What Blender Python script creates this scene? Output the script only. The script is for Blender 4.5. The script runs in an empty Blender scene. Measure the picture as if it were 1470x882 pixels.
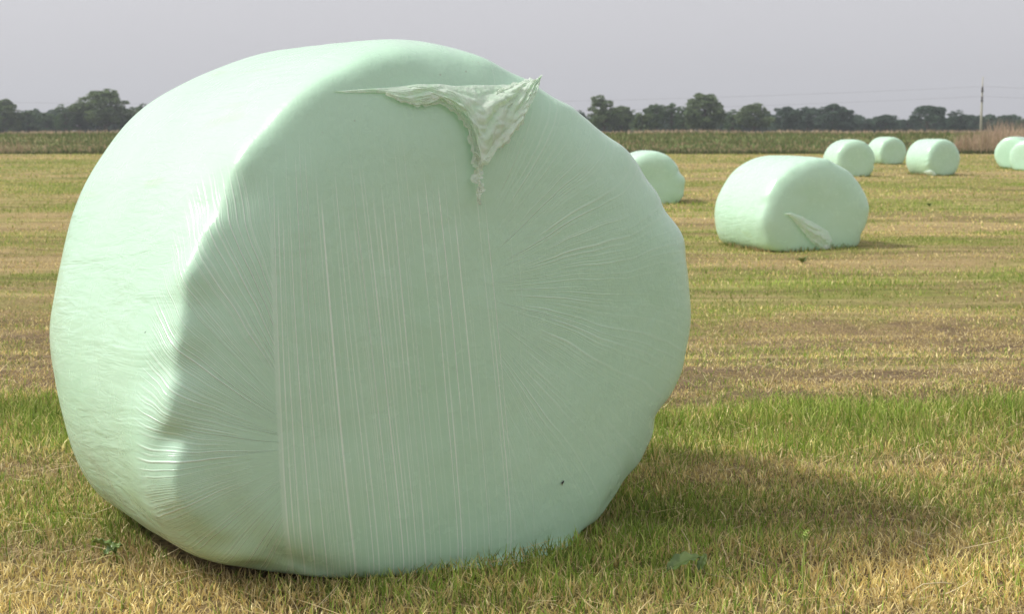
import bpy, math, random
import numpy as np
from mathutils import Vector, Matrix
from mathutils.bvhtree import BVHTree

# ------------------------------------------------------------------ camera, sky, sun
S = bpy.context.scene
CAM_H, PITCH, FPX = 1.07, math.radians(7.0), 2042.0      # FPX: focal length in pixels of a 1470 wide picture
cam_data = bpy.data.cameras.new("camera")
cam = bpy.data.objects.new("camera", cam_data)
S.collection.objects.link(cam)
cam.location = (0, 0, CAM_H)
cam.rotation_euler = (math.radians(90) - PITCH, 0, 0)
cam_data.sensor_width = 36
cam_data.lens = 36 * FPX / 1470
cam_data.clip_start = 0.05
cam_data.clip_end = 6000
cam_data.dof.use_dof = True
cam_data.dof.focus_distance = 3.6
cam_data.dof.aperture_fstop = 9.0
S.camera = cam

SUN_EL, SUN_AZ = math.radians(47), math.radians(1)       # azimuth: degrees from -X towards the viewer
sun_vec = Vector((-math.cos(SUN_EL) * math.cos(SUN_AZ), -math.cos(SUN_EL) * math.sin(SUN_AZ), math.sin(SUN_EL)))
world = bpy.data.worlds.new("World")
S.world = world
world.use_nodes = True
wn, wl = world.node_tree.nodes, world.node_tree.links
wn.clear()
w_out = wn.new("ShaderNodeOutputWorld")
w_bg = wn.new("ShaderNodeBackground")
w_sky = wn.new("ShaderNodeTexSky")
w_sky.sky_type = 'NISHITA'
w_sky.sun_disc = False
w_sky.sun_elevation = SUN_EL
w_sky.sun_rotation = math.atan2(sun_vec.x, sun_vec.y)
w_sky.air_density = 1.0
w_sky.dust_density = 5.0
w_sky.ozone_density = 1.0
w_hs = wn.new("ShaderNodeHueSaturation")
w_hs.inputs["Saturation"].default_value = 0.12
w_mix = wn.new("ShaderNodeMixRGB")
w_mix.blend_type = 'MIX'
w_mix.inputs[0].default_value = 0.62                      # veil of thin high cloud, even and grey
w_mix.inputs[2].default_value = (5.55, 5.50, 5.85, 1)
w_bg.inputs["Strength"].default_value = 0.15
wl.new(w_sky.outputs[0], w_hs.inputs["Color"])
wl.new(w_hs.outputs[0], w_mix.inputs[1])
wl.new(w_mix.outputs[0], w_bg.inputs["Color"])
wl.new(w_bg.outputs[0], w_out.inputs["Surface"])

sun_data = bpy.data.lights.new("sun", 'SUN')
sun_data.energy = 3.0
sun_data.angle = math.radians(5)
sun_data.color = (1.0, 0.955, 0.88)
sun = bpy.data.objects.new("sun", sun_data)
S.collection.objects.link(sun)
sun.rotation_euler = sun_vec.to_track_quat('Z', 'Y').to_euler()
sun.location = sun_vec * 50
S.view_settings.view_transform = 'Standard'
S.view_settings.look = 'None'
S.view_settings.exposure = 0.0
S.view_settings.gamma = 1.0
S.view_settings.use_curve_mapping = False
S.cycles.max_bounces = 6
S.cycles.transparent_max_bounces = 12
S.cycles.volume_bounces = 0

# ------------------------------------------------------------------ helpers
rng = np.random.default_rng(7)
random.seed(7)

def hash2(ix, iy, seed):
    n = (ix.astype(np.int64) * 374761393 + iy.astype(np.int64) * 668265263 + seed * 1442695041) & 0x7fffffff
    n = ((n ^ (n >> 13)) * 1274126177) & 0x7fffffff
    n = (n ^ (n >> 16)) & 0xffff
    return n / 65535.0

def vnoise(x, y, seed=0):
    x = np.asarray(x, float); y = np.asarray(y, float)
    x, y = np.broadcast_arrays(x, y)
    ix, iy = np.floor(x), np.floor(y)
    fx, fy = x - ix, y - iy
    fx = fx * fx * (3 - 2 * fx); fy = fy * fy * (3 - 2 * fy)
    a = hash2(ix, iy, seed); b = hash2(ix + 1, iy, seed)
    c = hash2(ix, iy + 1, seed); d = hash2(ix + 1, iy + 1, seed)
    return (a * (1 - fx) + b * fx) * (1 - fy) + (c * (1 - fx) + d * fx) * fy

def fbm(x, y, seed=0, octv=4):
    s, a, t = 0, 1.0, 0
    for k in range(octv):
        s = s + a * vnoise(np.asarray(x) * 2 ** k, np.asarray(y) * 2 ** k, seed + k * 17); t += a; a *= 0.55
    return s / t

def sstep(a, b, x):
    t = np.clip((np.asarray(x, float) - a) / (b - a), 0, 1)
    return t * t * (3 - 2 * t)

def tag(o, label=None, cat=None, group=None, kind=None):
    if label: o["label"] = label
    if cat: o["category"] = cat
    if group: o["group"] = group
    if kind: o["kind"] = kind
    return o

def link(name, data, parent=None):
    o = bpy.data.objects.new(name, data)
    S.collection.objects.link(o)
    if parent is not None: o.parent = parent
    return o

def mesh_np(name, verts, faces_list, mat=None, smooth=True, col=None, attrs=None):
    """faces_list: list of (n,k) int arrays."""
    me = bpy.data.meshes.new(name)
    verts = np.asarray(verts, np.float32)
    me.vertices.add(len(verts)); me.vertices.foreach_set("co", verts.ravel())
    loops = np.concatenate([f.ravel() for f in faces_list]).astype(np.int32)
    tot = np.concatenate([np.full(len(f), f.shape[1], np.int32) for f in faces_list])
    start = np.concatenate([[0], np.cumsum(tot)[:-1]]).astype(np.int32)
    me.loops.add(len(loops)); me.loops.foreach_set("vertex_index", loops)
    me.polygons.add(len(tot)); me.polygons.foreach_set("loop_start", start)
    me.polygons.foreach_set("loop_total", tot)
    me.polygons.foreach_set("use_smooth", np.full(len(tot), smooth, bool))
    if col is not None:
        a = me.color_attributes.new("col", 'FLOAT_COLOR', 'POINT')
        c4 = np.ones((len(verts), 4), np.float32); c4[:, :3] = col
        a.data.foreach_set("color", c4.ravel())
    for k, v in (attrs or {}).items():
        a = me.attributes.new(k, 'FLOAT', 'POINT'); a.data.foreach_set("value", np.asarray(v, np.float32).ravel())
    me.update(calc_edges=True); me.validate()
    if mat: me.materials.append(mat)
    return me

def grid_faces(nu, nv, wrap_v=False):
    i = np.arange(nu - 1)[:, None]
    j = np.arange(nv if wrap_v else nv - 1)[None, :]
    j2 = (j + 1) % nv
    a = i * nv + j; b = i * nv + j2; c = (i + 1) * nv + j2; d = (i + 1) * nv + j
    return np.stack([a, b, c, d], -1).reshape(-1, 4)

def tube(pts, rad, n=8, cap=True):
    """Tapered tube along pts. Returns verts, faces list (quads + end n-gons)."""
    pts = [Vector(p) for p in pts]
    V = []
    prev = None
    for i, p in enumerate(pts):
        d = (pts[min(i + 1, len(pts) - 1)] - pts[max(i - 1, 0)]).normalized()
        if prev is None:
            u = d.orthogonal().normalized()
        else:
            u = (prev - d * prev.dot(d)).normalized()
        prev = u
        w = d.cross(u)
        for k in range(n):
            a = 2 * math.pi * k / n
            V.append(p + (u * math.cos(a) + w * math.sin(a)) * rad[i])
    F = [grid_faces(len(pts), n, True)]
    if cap:
        F.append(np.arange(n)[::-1][None, :]); F.append((np.arange(n) + (len(pts) - 1) * n)[None, :])
    return np.array([list(v) for v in V]), F

def join_parts(parts):
    V, out, o = [], {}, 0
    for v, fl in parts:
        for f in fl: out.setdefault(f.shape[1], []).append(f + o)
        V.append(v); o += len(v)
    return np.concatenate(V), [np.concatenate(x) for x in out.values()]

class NT:
    """Small helper to write node materials."""
    def __init__(s, name):
        s.m = bpy.data.materials.new(name); s.m.use_nodes = True
        s.t = s.m.node_tree; s.t.nodes.clear()
        s.out = s.t.nodes.new("ShaderNodeOutputMaterial")
    def n(s, kind, **kw):
        nd = s.t.nodes.new(kind)
        for k, v in kw.items(): setattr(nd, k, v)
        return nd
    def put(s, sock, v):
        if hasattr(v, "is_output"): s.t.links.new(v, sock)
        elif v is not None:
            if isinstance(v, (tuple, list)) and len(v) == 3 and sock.type == 'RGBA': v = (*v, 1)
            sock.default_value = v
    def math(s, op, a, b=0.0, c=0.0, clamp=False):
        nd = s.n("ShaderNodeMath", operation=op, use_clamp=clamp)
        s.put(nd.inputs[0], a); s.put(nd.inputs[1], b); s.put(nd.inputs[2], c)
        return nd.outputs[0]
    def map(s, v, a, b, c=0.0, d=1.0, smooth=True):
        nd = s.n("ShaderNodeMapRange", interpolation_type='SMOOTHSTEP' if smooth else 'LINEAR')
        s.put(nd.inputs[0], v); s.put(nd.inputs[1], a); s.put(nd.inputs[2], b); s.put(nd.inputs[3], c); s.put(nd.inputs[4], d)
        return nd.outputs[0]
    def noise(s, vec=None, w=None, scale=5, detail=2, rough=0.5, dist=0.0, dim='3D'):
        nd = s.n("ShaderNodeTexNoise", noise_dimensions=dim)
        if vec is not None: s.put(nd.inputs["Vector"], vec)
        if w is not None: s.put(nd.inputs["W"], w)
        nd.inputs["Scale"].default_value = scale; nd.inputs["Detail"].default_value = detail
        nd.inputs["Roughness"].default_value = rough; nd.inputs["Distortion"].default_value = dist
        return nd.outputs["Fac"]
    def xyz(s, x, y, z):
        nd = s.n("ShaderNodeCombineXYZ"); s.put(nd.inputs[0], x); s.put(nd.inputs[1], y); s.put(nd.inputs[2], z)
        return nd.outputs[0]
    def mix(s, f, a, b, mode='MIX'):
        nd = s.n("ShaderNodeMixRGB", blend_type=mode)
        s.put(nd.inputs[0], f); s.put(nd.inputs[1], a); s.put(nd.inputs[2], b)
        return nd.outputs[0]
    def attr(s, name):
        return s.n("ShaderNodeAttribute", attribute_name=name)
    def bump(s, h, dist, strength=1.0, normal=None):
        nd = s.n("ShaderNodeBump"); nd.inputs["Distance"].default_value = dist
        nd.inputs["Strength"].default_value = strength; s.put(nd.inputs["Height"], h)
        if normal is not None: s.put(nd.inputs["Normal"], normal)
        return nd.outputs[0]
    def principled(s, col, rough=0.5, normal=None, spec=0.5, **kw):
        nd = s.n("ShaderNodeBsdfPrincipled")
        s.put(nd.inputs["Base Color"], col); s.put(nd.inputs["Roughness"], rough)
        s.put(nd.inputs["Specular IOR Level"], spec)
        if normal is not None: s.put(nd.inputs["Normal"], normal)
        for k, v in kw.items(): s.put(nd.inputs[k], v)
        return nd.outputs[0]
    def done(s, sh):
        s.t.links.new(sh, s.out.inputs["Surface"]); return s.m

def pixel_ray(px, py):
    """direction through a point of the 1470x882 photograph"""
    v = Vector(((px - 735) / FPX, 1.0, -(py - 441) / FPX))
    c, s = math.cos(PITCH), math.sin(PITCH)
    return Vector((v.x, v.y * c + v.z * s, -v.y * s + v.z * c))

def at(px, py, depth):
    d = pixel_ray(px, py)
    return Vector((0, 0, CAM_H)) + d * (depth / d.y)

FIELD_Z = -0.18
def ground_z(x, y):
    x = np.asarray(x, float); y = np.asarray(y, float)
    z = FIELD_Z * sstep(5.6, 9.0, y)
    z = z + (fbm(x * 0.9, y * 0.9, 3, 3) - 0.5) * 0.05 * sstep(0, 3, np.hypot(x, y)) * (1 - sstep(30, 80, y))
    z = z * 1.0 + 0.02 * np.sin(y * 1.1 + fbm(x * 0.2, y * 0.2, 9) * 5) * sstep(6, 10, y) * (1 - sstep(40, 80, y))
    z = z - 0.25 * sstep(83.5, 85, y) * (1 - sstep(86, 90, y))                   # ditch
    z = z + 1.10 * sstep(88, 104, y)
    # flat stand for the big bale
    dx, dy = x + 0.41, y - 3.92
    k = 1 - sstep(0.6, 1.3, np.hypot(dx, dy))
    return z * (1 - k) + (-0.004) * k

def drop(px, py):
    """point on the ground seen at a pixel"""
    d = pixel_ray(px, py)
    lo, prev = None, 0
    for i in range(1, 4000):
        t = 1.0 * 1.004 ** i
        p = Vector((0, 0, CAM_H)) + d * t
        if p.z <= float(ground_z(p.x, p.y)): return Vector((p.x, p.y, float(ground_z(p.x, p.y))))
    return p

# ------------------------------------------------------------------ cover of the field: how green, how bare, how tall
def cover(x, y):
    x = np.asarray(x, float); y = np.asarray(y, float)
    yy = y + (fbm(x * 0.5, y * 0.15, 21, 3) - 0.5) * 0.7 * np.clip(y / 6, 0.35, 4) - 0.035 * x * np.clip(y / 8, 0, 3)
    xs = np.array([2.0, 3.05, 3.5, 3.85, 4.15, 4.32, 4.55, 4.7, 5.0, 5.12, 5.32, 5.48, 5.9, 8.3, 9.3, 10.6, 11.8, 12.6, 13.3, 14.2, 15.3, 16.3, 17.5, 19, 21, 23, 25.5, 28, 30, 33, 35, 38])
    gs = np.array([.22, .22, .28, .52, .50, .28, .38, .62, .60, .74, .70, .30, .16, .20, .32, .48, .58, .55, .32, .15, .42, .56, .35, .22, .35, .56, .58, .28, .38, .65, .55, .35])
    g = np.interp(yy, xs, gs)
    far = 0.44 + 0.55 * (vnoise(x * 0.03, yy * 0.28, 31) - 0.5) + 0.5 * (vnoise(x * 0.06, yy * 0.13, 33) - 0.5)
    g = np.where(yy > 38, far, g)
    g = g + 0.8 * (fbm(x * 0.8, y * 0.8, 41, 3) - 0.5) + 0.35 * (fbm(x * 3.1, y * 2.2, 43, 2) - 0.5)
    g = np.clip(g, 0, 1)
    soil = np.interp(yy, [5.35, 5.7, 6.4, 8.5, 10, 14, 30], [0.0, .50, .60, .45, .25, .12, .05])
    soil = np.clip(soil + (1.3 * (fbm(x * 1.1, y * 1.5, 51, 4) - 0.52) + 1.6 * (fbm(x * 5, y * 5, 53, 2) - 0.5)) * (soil + .25), 0, 1) * (1 - g * 0.8)
    h = np.interp(yy, [2, 3.3, 4.4, 4.65, 4.95, 5.1, 5.3, 5.45, 5.8, 10, 30, 80], [.042, .048, .044, .052, .056, .070, .066, .04, .028, .030, .045, .065])
    h = h * (0.75 + 0.5 * fbm(x * 2, y * 2, 61, 2)) * (0.8 + 0.35 * g)
    return g, soil, h

# ------------------------------------------------------------------ ground sheet
m = NT("field_soil")
co = m.n("ShaderNodeNewGeometry").outputs["Position"]
g_at, s_at = m.attr("green").outputs["Fac"], m.attr("soil").outputs["Fac"]
fine = m.noise(co, scale=38, detail=5, rough=0.7)
mid = m.noise(co, scale=5, detail=4, rough=0.65)
stx = m.n("ShaderNodeVectorMath", operation='MULTIPLY'); m.put(stx.inputs[0], co); stx.inputs[1].default_value = (0.35, 1.3, 1)
band = m.noise(stx.outputs[0], scale=2.2, detail=5, rough=0.65)
spx = m.n("ShaderNodeSeparateXYZ"); m.put(spx.inputs[0], co)
nearf = m.map(spx.outputs[1], 5.0, 16.0, 0.0, 1.0)
straw = m.mix(m.map(fine, .3, .7), (.24, .175, .085), (.52, .41, .20))
straw = m.mix(m.map(band, .35, .7), straw, (.37, .275, .13))
straw = m.mix(nearf, m.mix(m.map(fine, .3, .7), (.11, .080, .045), (.34, .25, .13)), straw)
green = m.mix(m.map(fine, .3, .7), (.13, .165, .035), (.31, .32, .085))
soilc = m.mix(m.map(mid, .3, .7), (.085, .060, .038), (.25, .18, .105))
gf = m.math('ADD', g_at, m.math('MULTIPLY', m.math('SUBTRACT', band, .5), 1.3), clamp=True)
base = m.mix(m.map(gf, .12, .85), straw, green)
sf = m.math('ADD', s_at, m.math('MULTIPLY', m.math('SUBTRACT', mid, .5), 1.2), clamp=True)
base = m.mix(m.map(sf, .25, .75, 0, .9), base, soilc)
bank = m.attr("bank").outputs["Fac"]
bvec = m.n("ShaderNodeVectorMath", operation='MULTIPLY'); m.put(bvec.inputs[0], co); bvec.inputs[1].default_value = (0.03, 0.35, 1)
bn = m.noise(bvec.outputs[0], scale=1.0, detail=5, rough=0.6)
bankc = m.mix(m.map(bn, .35, .68), (.13, .18, .055), (.28, .24, .12))
base = m.mix(bank, base, bankc)
hgt = m.math('ADD', m.math('MULTIPLY', fine, .4), m.math('MULTIPLY', mid, 1.0))
rvec = m.n("ShaderNodeVectorMath", operation='MULTIPLY'); m.put(rvec.inputs[0], co); rvec.inputs[1].default_value = (.30, 2.6, 1)
rown = m.noise(rvec.outputs[0], scale=.8, detail=5, rough=.7)
base = m.mix(m.math('MULTIPLY', m.map(rown, .52, .36), m.map(bank, 0, 1, .55, .15)), base, (.12, .095, .045))
base = m.mix(m.math('MULTIPLY', m.map(rown, .54, .66), m.map(bank, 0, 1, .55, .0)), base, (.52, .43, .20))
m_ground = m.done(m.principled(base, .95, m.bump(hgt, 0.05, 0.9), spec=0.1))

def axis_pts(lo, hi, near, fine_step, grow):
    p, s = [near], fine_step
    while p[-1] < hi: p.append(p[-1] + s); s *= grow
    q, s = [near], fine_step
    while q[-1] > lo: q.append(q[-1] - s); s *= grow
    return np.array(sorted(set(q[1:] + p)))
gx = axis_pts(-900, 900, 0.0, 0.045, 1.016)
gy = np.concatenate([axis_pts(-60, 800, 4.0, 0.03, 1.0125)])
GX, GY = np.meshgrid(gx, gy, indexing='ij')
gg, ss_, _ = cover(GX.ravel(), GY.ravel())
bankv = sstep(83, 84.5, GY.ravel())
me = mesh_np("ground", np.stack([GX.ravel(), GY.ravel(), ground_z(GX, GY).ravel()], -1), [grid_faces(len(gx), len(gy))],
             m_ground, True, attrs={"green": gg, "soil": ss_, "bank": bankv})
if me.polygons[0].normal.z < 0: me.flip_normals()
tag(link("ground", me), "mown hay field of straw stubble, green regrowth and bare soil", kind="structure")

# ------------------------------------------------------------------ wrapped bales
def bale_points(T, TH, R, W, e, e2, zc, ks, vz=1.0, lumps=(), pillow=0.0, seed=0, wob=0.004, rim=.008, fixes=(), foot=.08, under=0.0):
    e_, e2_ = e + under * np.clip(-np.sin(TH), 0, 1) ** 1.5, e2 + under * 1.0 * np.clip(-np.sin(TH), 0, 1) ** 1.5
    r = R * np.sin(T) ** e_
    y = -W / 2 * np.sign(np.cos(T)) * np.abs(np.cos(T)) ** e2_
    mm = 1 + sum(ks[2 * i] * np.cos((i + 2) * TH) + ks[2 * i + 1] * np.sin((i + 2) * TH) for i in range(len(ks) // 2))
    x = r * mm * np.cos(TH); z = r * mm * np.sin(TH) * vz
    n = np.stack([x, y * 1.0, z], -1); n /= np.linalg.norm(n, axis=-1, keepdims=True) + 1e-9
    d = np.zeros_like(x)
    thn = np.mod(TH, 2 * math.pi)
    for (th0, t0, sth, st, amp) in lumps:
        dth = (thn - th0 + math.pi) % (2 * math.pi) - math.pi
        d += amp * np.exp(-(dth / sth) ** 2 - ((T - t0) / st) ** 2)
    k = thn / (2 * math.pi) * 22
    def ring(f, s): # periodic noise in theta
        a = vnoise(np.cos(thn) * f + 50, np.sin(thn) * f + T * 1.1 + 50, s)
        return a - 0.5
    d += pillow * (ring(4.5, seed + 1) + 0.85 * ring(9, seed + 2)) * np.exp(-((T - 1.0) / 0.30) ** 2)
    d += pillow * 0.8 * ring(3.0, seed + 5) * np.exp(-((T - 2.1) / 0.35) ** 2)
    for (th0, t0, amp) in fixes:
        dth = (thn - th0 + math.pi) % (2 * math.pi) - math.pi
        d += amp * np.exp(-(dth / .30) ** 2 - ((T - t0) / .45) ** 2) * sstep(.35, .8, T)
    d += rim * np.exp(-((T - .86) / .20) ** 2)
    d += wob * (fbm(x * 4 + 10, z * 4 + y * 4, seed + 3, 3) - 0.5) * 2
    P = np.stack([x, y, z], -1) + n * d[..., None]
    P[..., 2] += zc
    z = P[..., 2]
    P[..., 2] = np.where(z < foot, foot - (foot + .005) * np.tanh((foot - z) / (foot + .005)), z)
    return P

def bale_mesh(name, mat, nt, nth, **kw):
    e = kw["e"]
    # ring spacing follows arc length of the profile
    t = np.linspace(0.0005, math.pi - 0.0005, 4000)
    r = kw["R"] * np.sin(t) ** kw["e"]; y = -kw["W"] / 2 * np.sign(np.cos(t)) * np.abs(np.cos(t)) ** kw["e2"]
    s = np.concatenate([[0], np.cumsum(np.hypot(np.diff(r), np.diff(y)))])
    tt = np.interp(np.linspace(0, s[-1], nt), s, t)
    th = np.linspace(0, 2 * math.pi, nth, endpoint=False)
    T, TH = np.meshgrid(tt, th, indexing='ij')
    P = bale_points(T, TH, **kw).reshape(-1, 3)
    F = [grid_faces(nt, nth, True), np.arange(nth)[::-1][None, :], (np.arange(nth) + (nt - 1) * nth)[None, :]]
    me = mesh_np(name, P, F, mat, True)
    if me.polygons[nth * (nt // 4)].normal.dot(me.polygons[nth * (nt // 4)].center - Vector((0, 0, kw["zc"]))) < 0: me.flip_normals()
    return me

def film_material(name, detail=True, seed=0.0):
    m = NT(name)
    tc = m.n("ShaderNodeTexCoord").outputs["Object"]
    sp = m.n("ShaderNodeSeparateXYZ"); m.put(sp.inputs[0], tc)
    x, y, z = sp.outputs
    lay = m.noise(tc, scale=2.3, detail=4, rough=.55)
    base = m.mix(m.map(lay, .3, .7), (.505, .755, .560), (.540, .780, .596))
    # crinkles of the mantle: stretched along the axis
    v1 = m.xyz(m.math('MULTIPLY', x, 1.0), m.math('MULTIPLY', y, .16), m.math('ADD', m.math('MULTIPLY', z, 1.0), m.math('MULTIPLY', y, .10)))
    side = m.map(y, -.53, -.36, 0.0, 1.0)
    c1 = m.noise(v1, scale=46, detail=4, rough=.62, dist=.7)
    c2 = m.noise(v1, scale=11, detail=3, rough=.6, dist=.9)
    low = m.noise(tc, scale=3.2, detail=2)
    h_side = m.math('ADD', m.math('MULTIPLY', m.math('MULTIPLY', c1, m.map(low, .38, .62, .25, 1.0)), .55), m.math('MULTIPLY', c2, 1.0))
    h_side = m.math('MULTIPLY', h_side, side)
    h = m.math('MULTIPLY', h_side, 1.0)
    streak = m.math('MULTIPLY', m.map(m.noise(v1, scale=8, detail=2, dist=.4), .66, .74), m.math('MULTIPLY', side, .35))
    base = m.mix(streak, base, (.46, .66, .40))
    if detail:
        X = m.math('MULTIPLY', x, m.math('ADD', 1.0, m.math('MULTIPLY', m.math('ADD', y, .60), 1.3)))
        face = m.math('SUBTRACT', 1.0, side)
        # lengthwise stretch lines
        zz = m.math('SUBTRACT', .62, z)
        slant = m.map(X, -.56, -.33, .020, .108, smooth=False)
        xs = m.math('SUBTRACT', X, m.math('MULTIPLY', zz, slant))
        def strands(u, soft, keep, along, start_lo, start_hi, w0, width=.07):
            """thin separate lines: one per cell of u, each with its own strength and its own start and end"""
            cell = m.math('FLOOR', u)
            wn_ = m.n("ShaderNodeTexWhiteNoise", noise_dimensions='2D'); m.put(wn_.inputs["Vector"], m.xyz(cell, w0, 0.0))
            spc = m.n("ShaderNodeSeparateColor"); m.put(spc.inputs[0], wn_.outputs["Color"])
            r1, r2, r3 = spc.outputs
            off_ = m.math('MULTIPLY', m.math('SUBTRACT', r2, .5), .6)
            fr_ = m.math('ABSOLUTE', m.math('ADD', m.math('SUBTRACT', m.math('SUBTRACT', u, cell), .5), off_))
            ln = m.map(fr_, m.math('MULTIPLY', m.math('ADD', r3, .6), width), 0.0, 0.0, 1.0)
            on = m.math('GREATER_THAN', r1, keep)
            st = m.math('ADD', start_lo, m.math('MULTIPLY', r3, start_hi - start_lo))
            ends = m.map(m.math('SUBTRACT', along, st), 0.0, soft)
            fade = m.noise(m.xyz(m.math('MULTIPLY', cell, 3.7), m.math('MULTIPLY', along, 2.6), w0 + 9), scale=1.0, detail=1)
            v = m.math('MULTIPLY', m.math('MULTIPLY', ln, on), m.math('MULTIPLY', ends, m.map(fade, .30, .60, .15, 1.0)))
            return m.math('MULTIPLY', v, m.math('ADD', .50, m.math('MULTIPLY', m.math('MULTIPLY', r2, r2), 1.0)))
        strip = m.math('MULTIPLY', m.map(xs, -.549, -.541), m.map(xs, .12, .18, 1.0, 0.0))
        warp = m.math('MULTIPLY', m.noise(m.xyz(m.math('MULTIPLY', xs, 6), 0.0, m.math('MULTIPLY', z, .5)), scale=1.0, detail=1), 3.0)
        down = m.math('SUBTRACT', 1.13, z)
        u1 = m.math('ADD', m.math('MULTIPLY', xs, 74), warp)
        keep1 = m.map(xs, -.50, .05, .03, .62, smooth=False)
        l1 = strands(u1, .10, keep1, down, .02, .24, 1.3, .17)
        u2 = m.math('ADD', m.math('MULTIPLY', xs, 175), warp)
        keep2 = m.map(xs, -.50, .0, .10, .90, smooth=False)
        l2 = strands(u2, .12, keep2, down, .04, .40, 5.1, .22)
        ls = m.math('ADD', l1, m.math('MULTIPLY', l2, .45))
        ls = m.math('MULTIPLY', m.math('MULTIPLY', ls, strip), face)
        # fans of creases on both sides of the strip
        def fan(cx, cz, zone, s, w0, stretch):
            dx = m.math('SUBTRACT', X, cx); dz = m.math('SUBTRACT', z, cz)
            ang = m.math('ARCTAN2', dz, m.math('MULTIPLY', dx, 1.0))
            rad = m.math('SQRT', m.math('ADD', m.math('MULTIPLY', dx, dx), m.math('MULTIPLY', dz, dz)))
            wob = m.math('MULTIPLY', m.math('SUBTRACT', m.noise(tc, scale=5, detail=2), .5), .07)
            a2 = m.math('MULTIPLY', m.math('ADD', ang, wob), s)
            v = strands(a2, .10, .12, rad, .02, stretch, w0, .20)
            v2 = strands(m.math('MULTIPLY', a2, 2.3), .10, .22, rad, .05, stretch, w0 + 3, .26)
            return m.math('MULTIPLY', m.math('ADD', v, m.math('MULTIPLY', v2, .55)), zone)
        zl = m.math('MULTIPLY', m.map(xs, -.548, -.553, 0, 1), m.map(z, 1.02, .90, 0, 1))
        zl = m.math('MULTIPLY', zl, m.map(y, -.34, -.44, 0, 1))
        fl = fan(-.42, .36, zl, 31, 2.2, .22)
        zr = m.math('MULTIPLY', m.map(X, .02, .12, 0, 1), m.map(y, -.42, -.52, 0, 1))
        rr = m.math('ADD', m.math('POWER', m.math('SUBTRACT', X, .0), 2.0), m.math('POWER', m.math('SUBTRACT', z, .724), 2.0))
        zr = m.math('MULTIPLY', zr, m.map(rr, .30, .06, .25, 1.0))
        fr = fan(-.06, .70, zr, 27, 7.7, .30)
        # seam of the overlapping layer left of the strip
        seam = m.math('MULTIPLY', m.math('MULTIPLY', m.map(xs, -.556, -.549), m.map(xs, -.545, -.541, 1, 0)), m.map(z, .95, .80, 0, 1))
        seam = m.math('MULTIPLY', seam, face)
        fine = m.noise(m.xyz(m.math('MULTIPLY', x, 1.0), 0.0, m.math('MULTIPLY', z, .55)), scale=60, detail=4, rough=.7, dist=.5)
        midn = m.noise(tc, scale=9, detail=3, rough=.6)
        hf = m.math('ADD', m.math('MULTIPLY', ls, .13), m.math('ADD', m.math('MULTIPLY', fl, .17), m.math('MULTIPLY', fr, .13)))
        hf = m.math('ADD', hf, m.math('MULTIPLY', seam, .10))
        hf = m.math('ADD', hf, m.math('MULTIPLY', m.math('MULTIPLY', m.math('ADD', m.math('MULTIPLY', fine, .20), m.math('MULTIPLY', midn, .65)), face), 1.0))
        h = m.math('ADD', h, hf)
        # doubled film is paler where it gathers into a line
        lite = m.math('ADD', m.math('MULTIPLY', ls, 1.0), m.math('ADD', m.math('MULTIPLY', fl, .60), m.math('ADD', m.math('MULTIPLY', fr, .42), m.math('MULTIPLY', seam, .3))), clamp=True)
        base = m.mix(lite, base, (.82, .96, .84))
        # earth smeared low on the mantle, specks on the top
        dirt = m.math('MULTIPLY', m.map(z, .42, .10, 0, 1), m.math('MULTIPLY', side, m.map(m.noise(tc, scale=7, detail=5, rough=.7), .42, .72)))
        base = m.mix(m.math('MULTIPLY', dirt, .55), base, (.34, .29, .20))
        spk = m.math('MULTIPLY', m.map(m.noise(tc, scale=90, detail=2), .70, .76), m.map(m.noise(tc, scale=3.5, detail=2), .50, .62))
        base = m.mix(m.math('MULTIPLY', spk, m.map(z, .9, 1.2, .05, .5)), base, (.36, .36, .26))
    nrm = m.bump(h, 0.0058 if detail else 0.008, 1.0)
    rough = m.map(m.noise(tc, scale=14, detail=3), .3, .7, .21, .29)
    pr = m.n("ShaderNodeBsdfPrincipled")
    m.put(pr.inputs["Base Color"], base); m.put(pr.inputs["Roughness"], rough); m.put(pr.inputs["Normal"], nrm)
    pr.inputs["Specular IOR Level"].default_value = .5
    pr.inputs["Coat Weight"].default_value = .28; pr.inputs["Coat Roughness"].default_value = .52; pr.inputs["Coat IOR"].default_value = 1.6
    pr.inputs["Subsurface Weight"].default_value = .12
    pr.inputs["Subsurface Scale"].default_value = .03
    pr.inputs["Subsurface Radius"].default_value = (.8, 1.0, .8)
    return m.done(pr.outputs[0])

m_film = film_material("stretch_film", True)
m_film_far = film_material("stretch_film_plain", False)

m = NT("loose_film")
tc = m.n("ShaderNodeTexCoord").outputs["Object"]
nn = m.noise(tc, scale=26, detail=3, rough=.6, dist=.6)
n2 = m.noise(tc, scale=75, detail=2, rough=.6, dist=.5)
colr = m.mix(m.map(nn, .35, .65), (.80, .98, .80), (.92, .99, .91))
nr = m.bump(m.math('ADD', nn, m.math('MULTIPLY', n2, .4)), .006, 1.0)
p1 = m.principled(colr, .28, nr, spec=.6)
trl = m.n("ShaderNodeBsdfTranslucent"); m.put(trl.inputs["Color"], (.84, .97, .80, 1)); m.put(trl.inputs["Normal"], nr)
trp = m.n("ShaderNodeBsdfTransparent"); m.put(trp.inputs["Color"], (.86, 1.0, .86, 1))
mx = m.n("ShaderNodeMixShader"); mx.inputs[0].default_value = .26
m.t.links.new(p1, mx.inputs[1]); m.t.links.new(trl.outputs[0], mx.inputs[2])
mx2 = m.n("ShaderNodeMixShader"); mx2.inputs[0].default_value = .20
m.t.links.new(mx.outputs[0], mx2.inputs[1]); m.t.links.new(trp.outputs[0], mx2.inputs[2])
m_loose = m.done(mx2.outputs[0])
m = NT("gathered_film")
tc = m.n("ShaderNodeTexCoord").outputs["Object"]
n2 = m.noise(tc, scale=110, detail=3, rough=.6, dist=.8)
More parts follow.
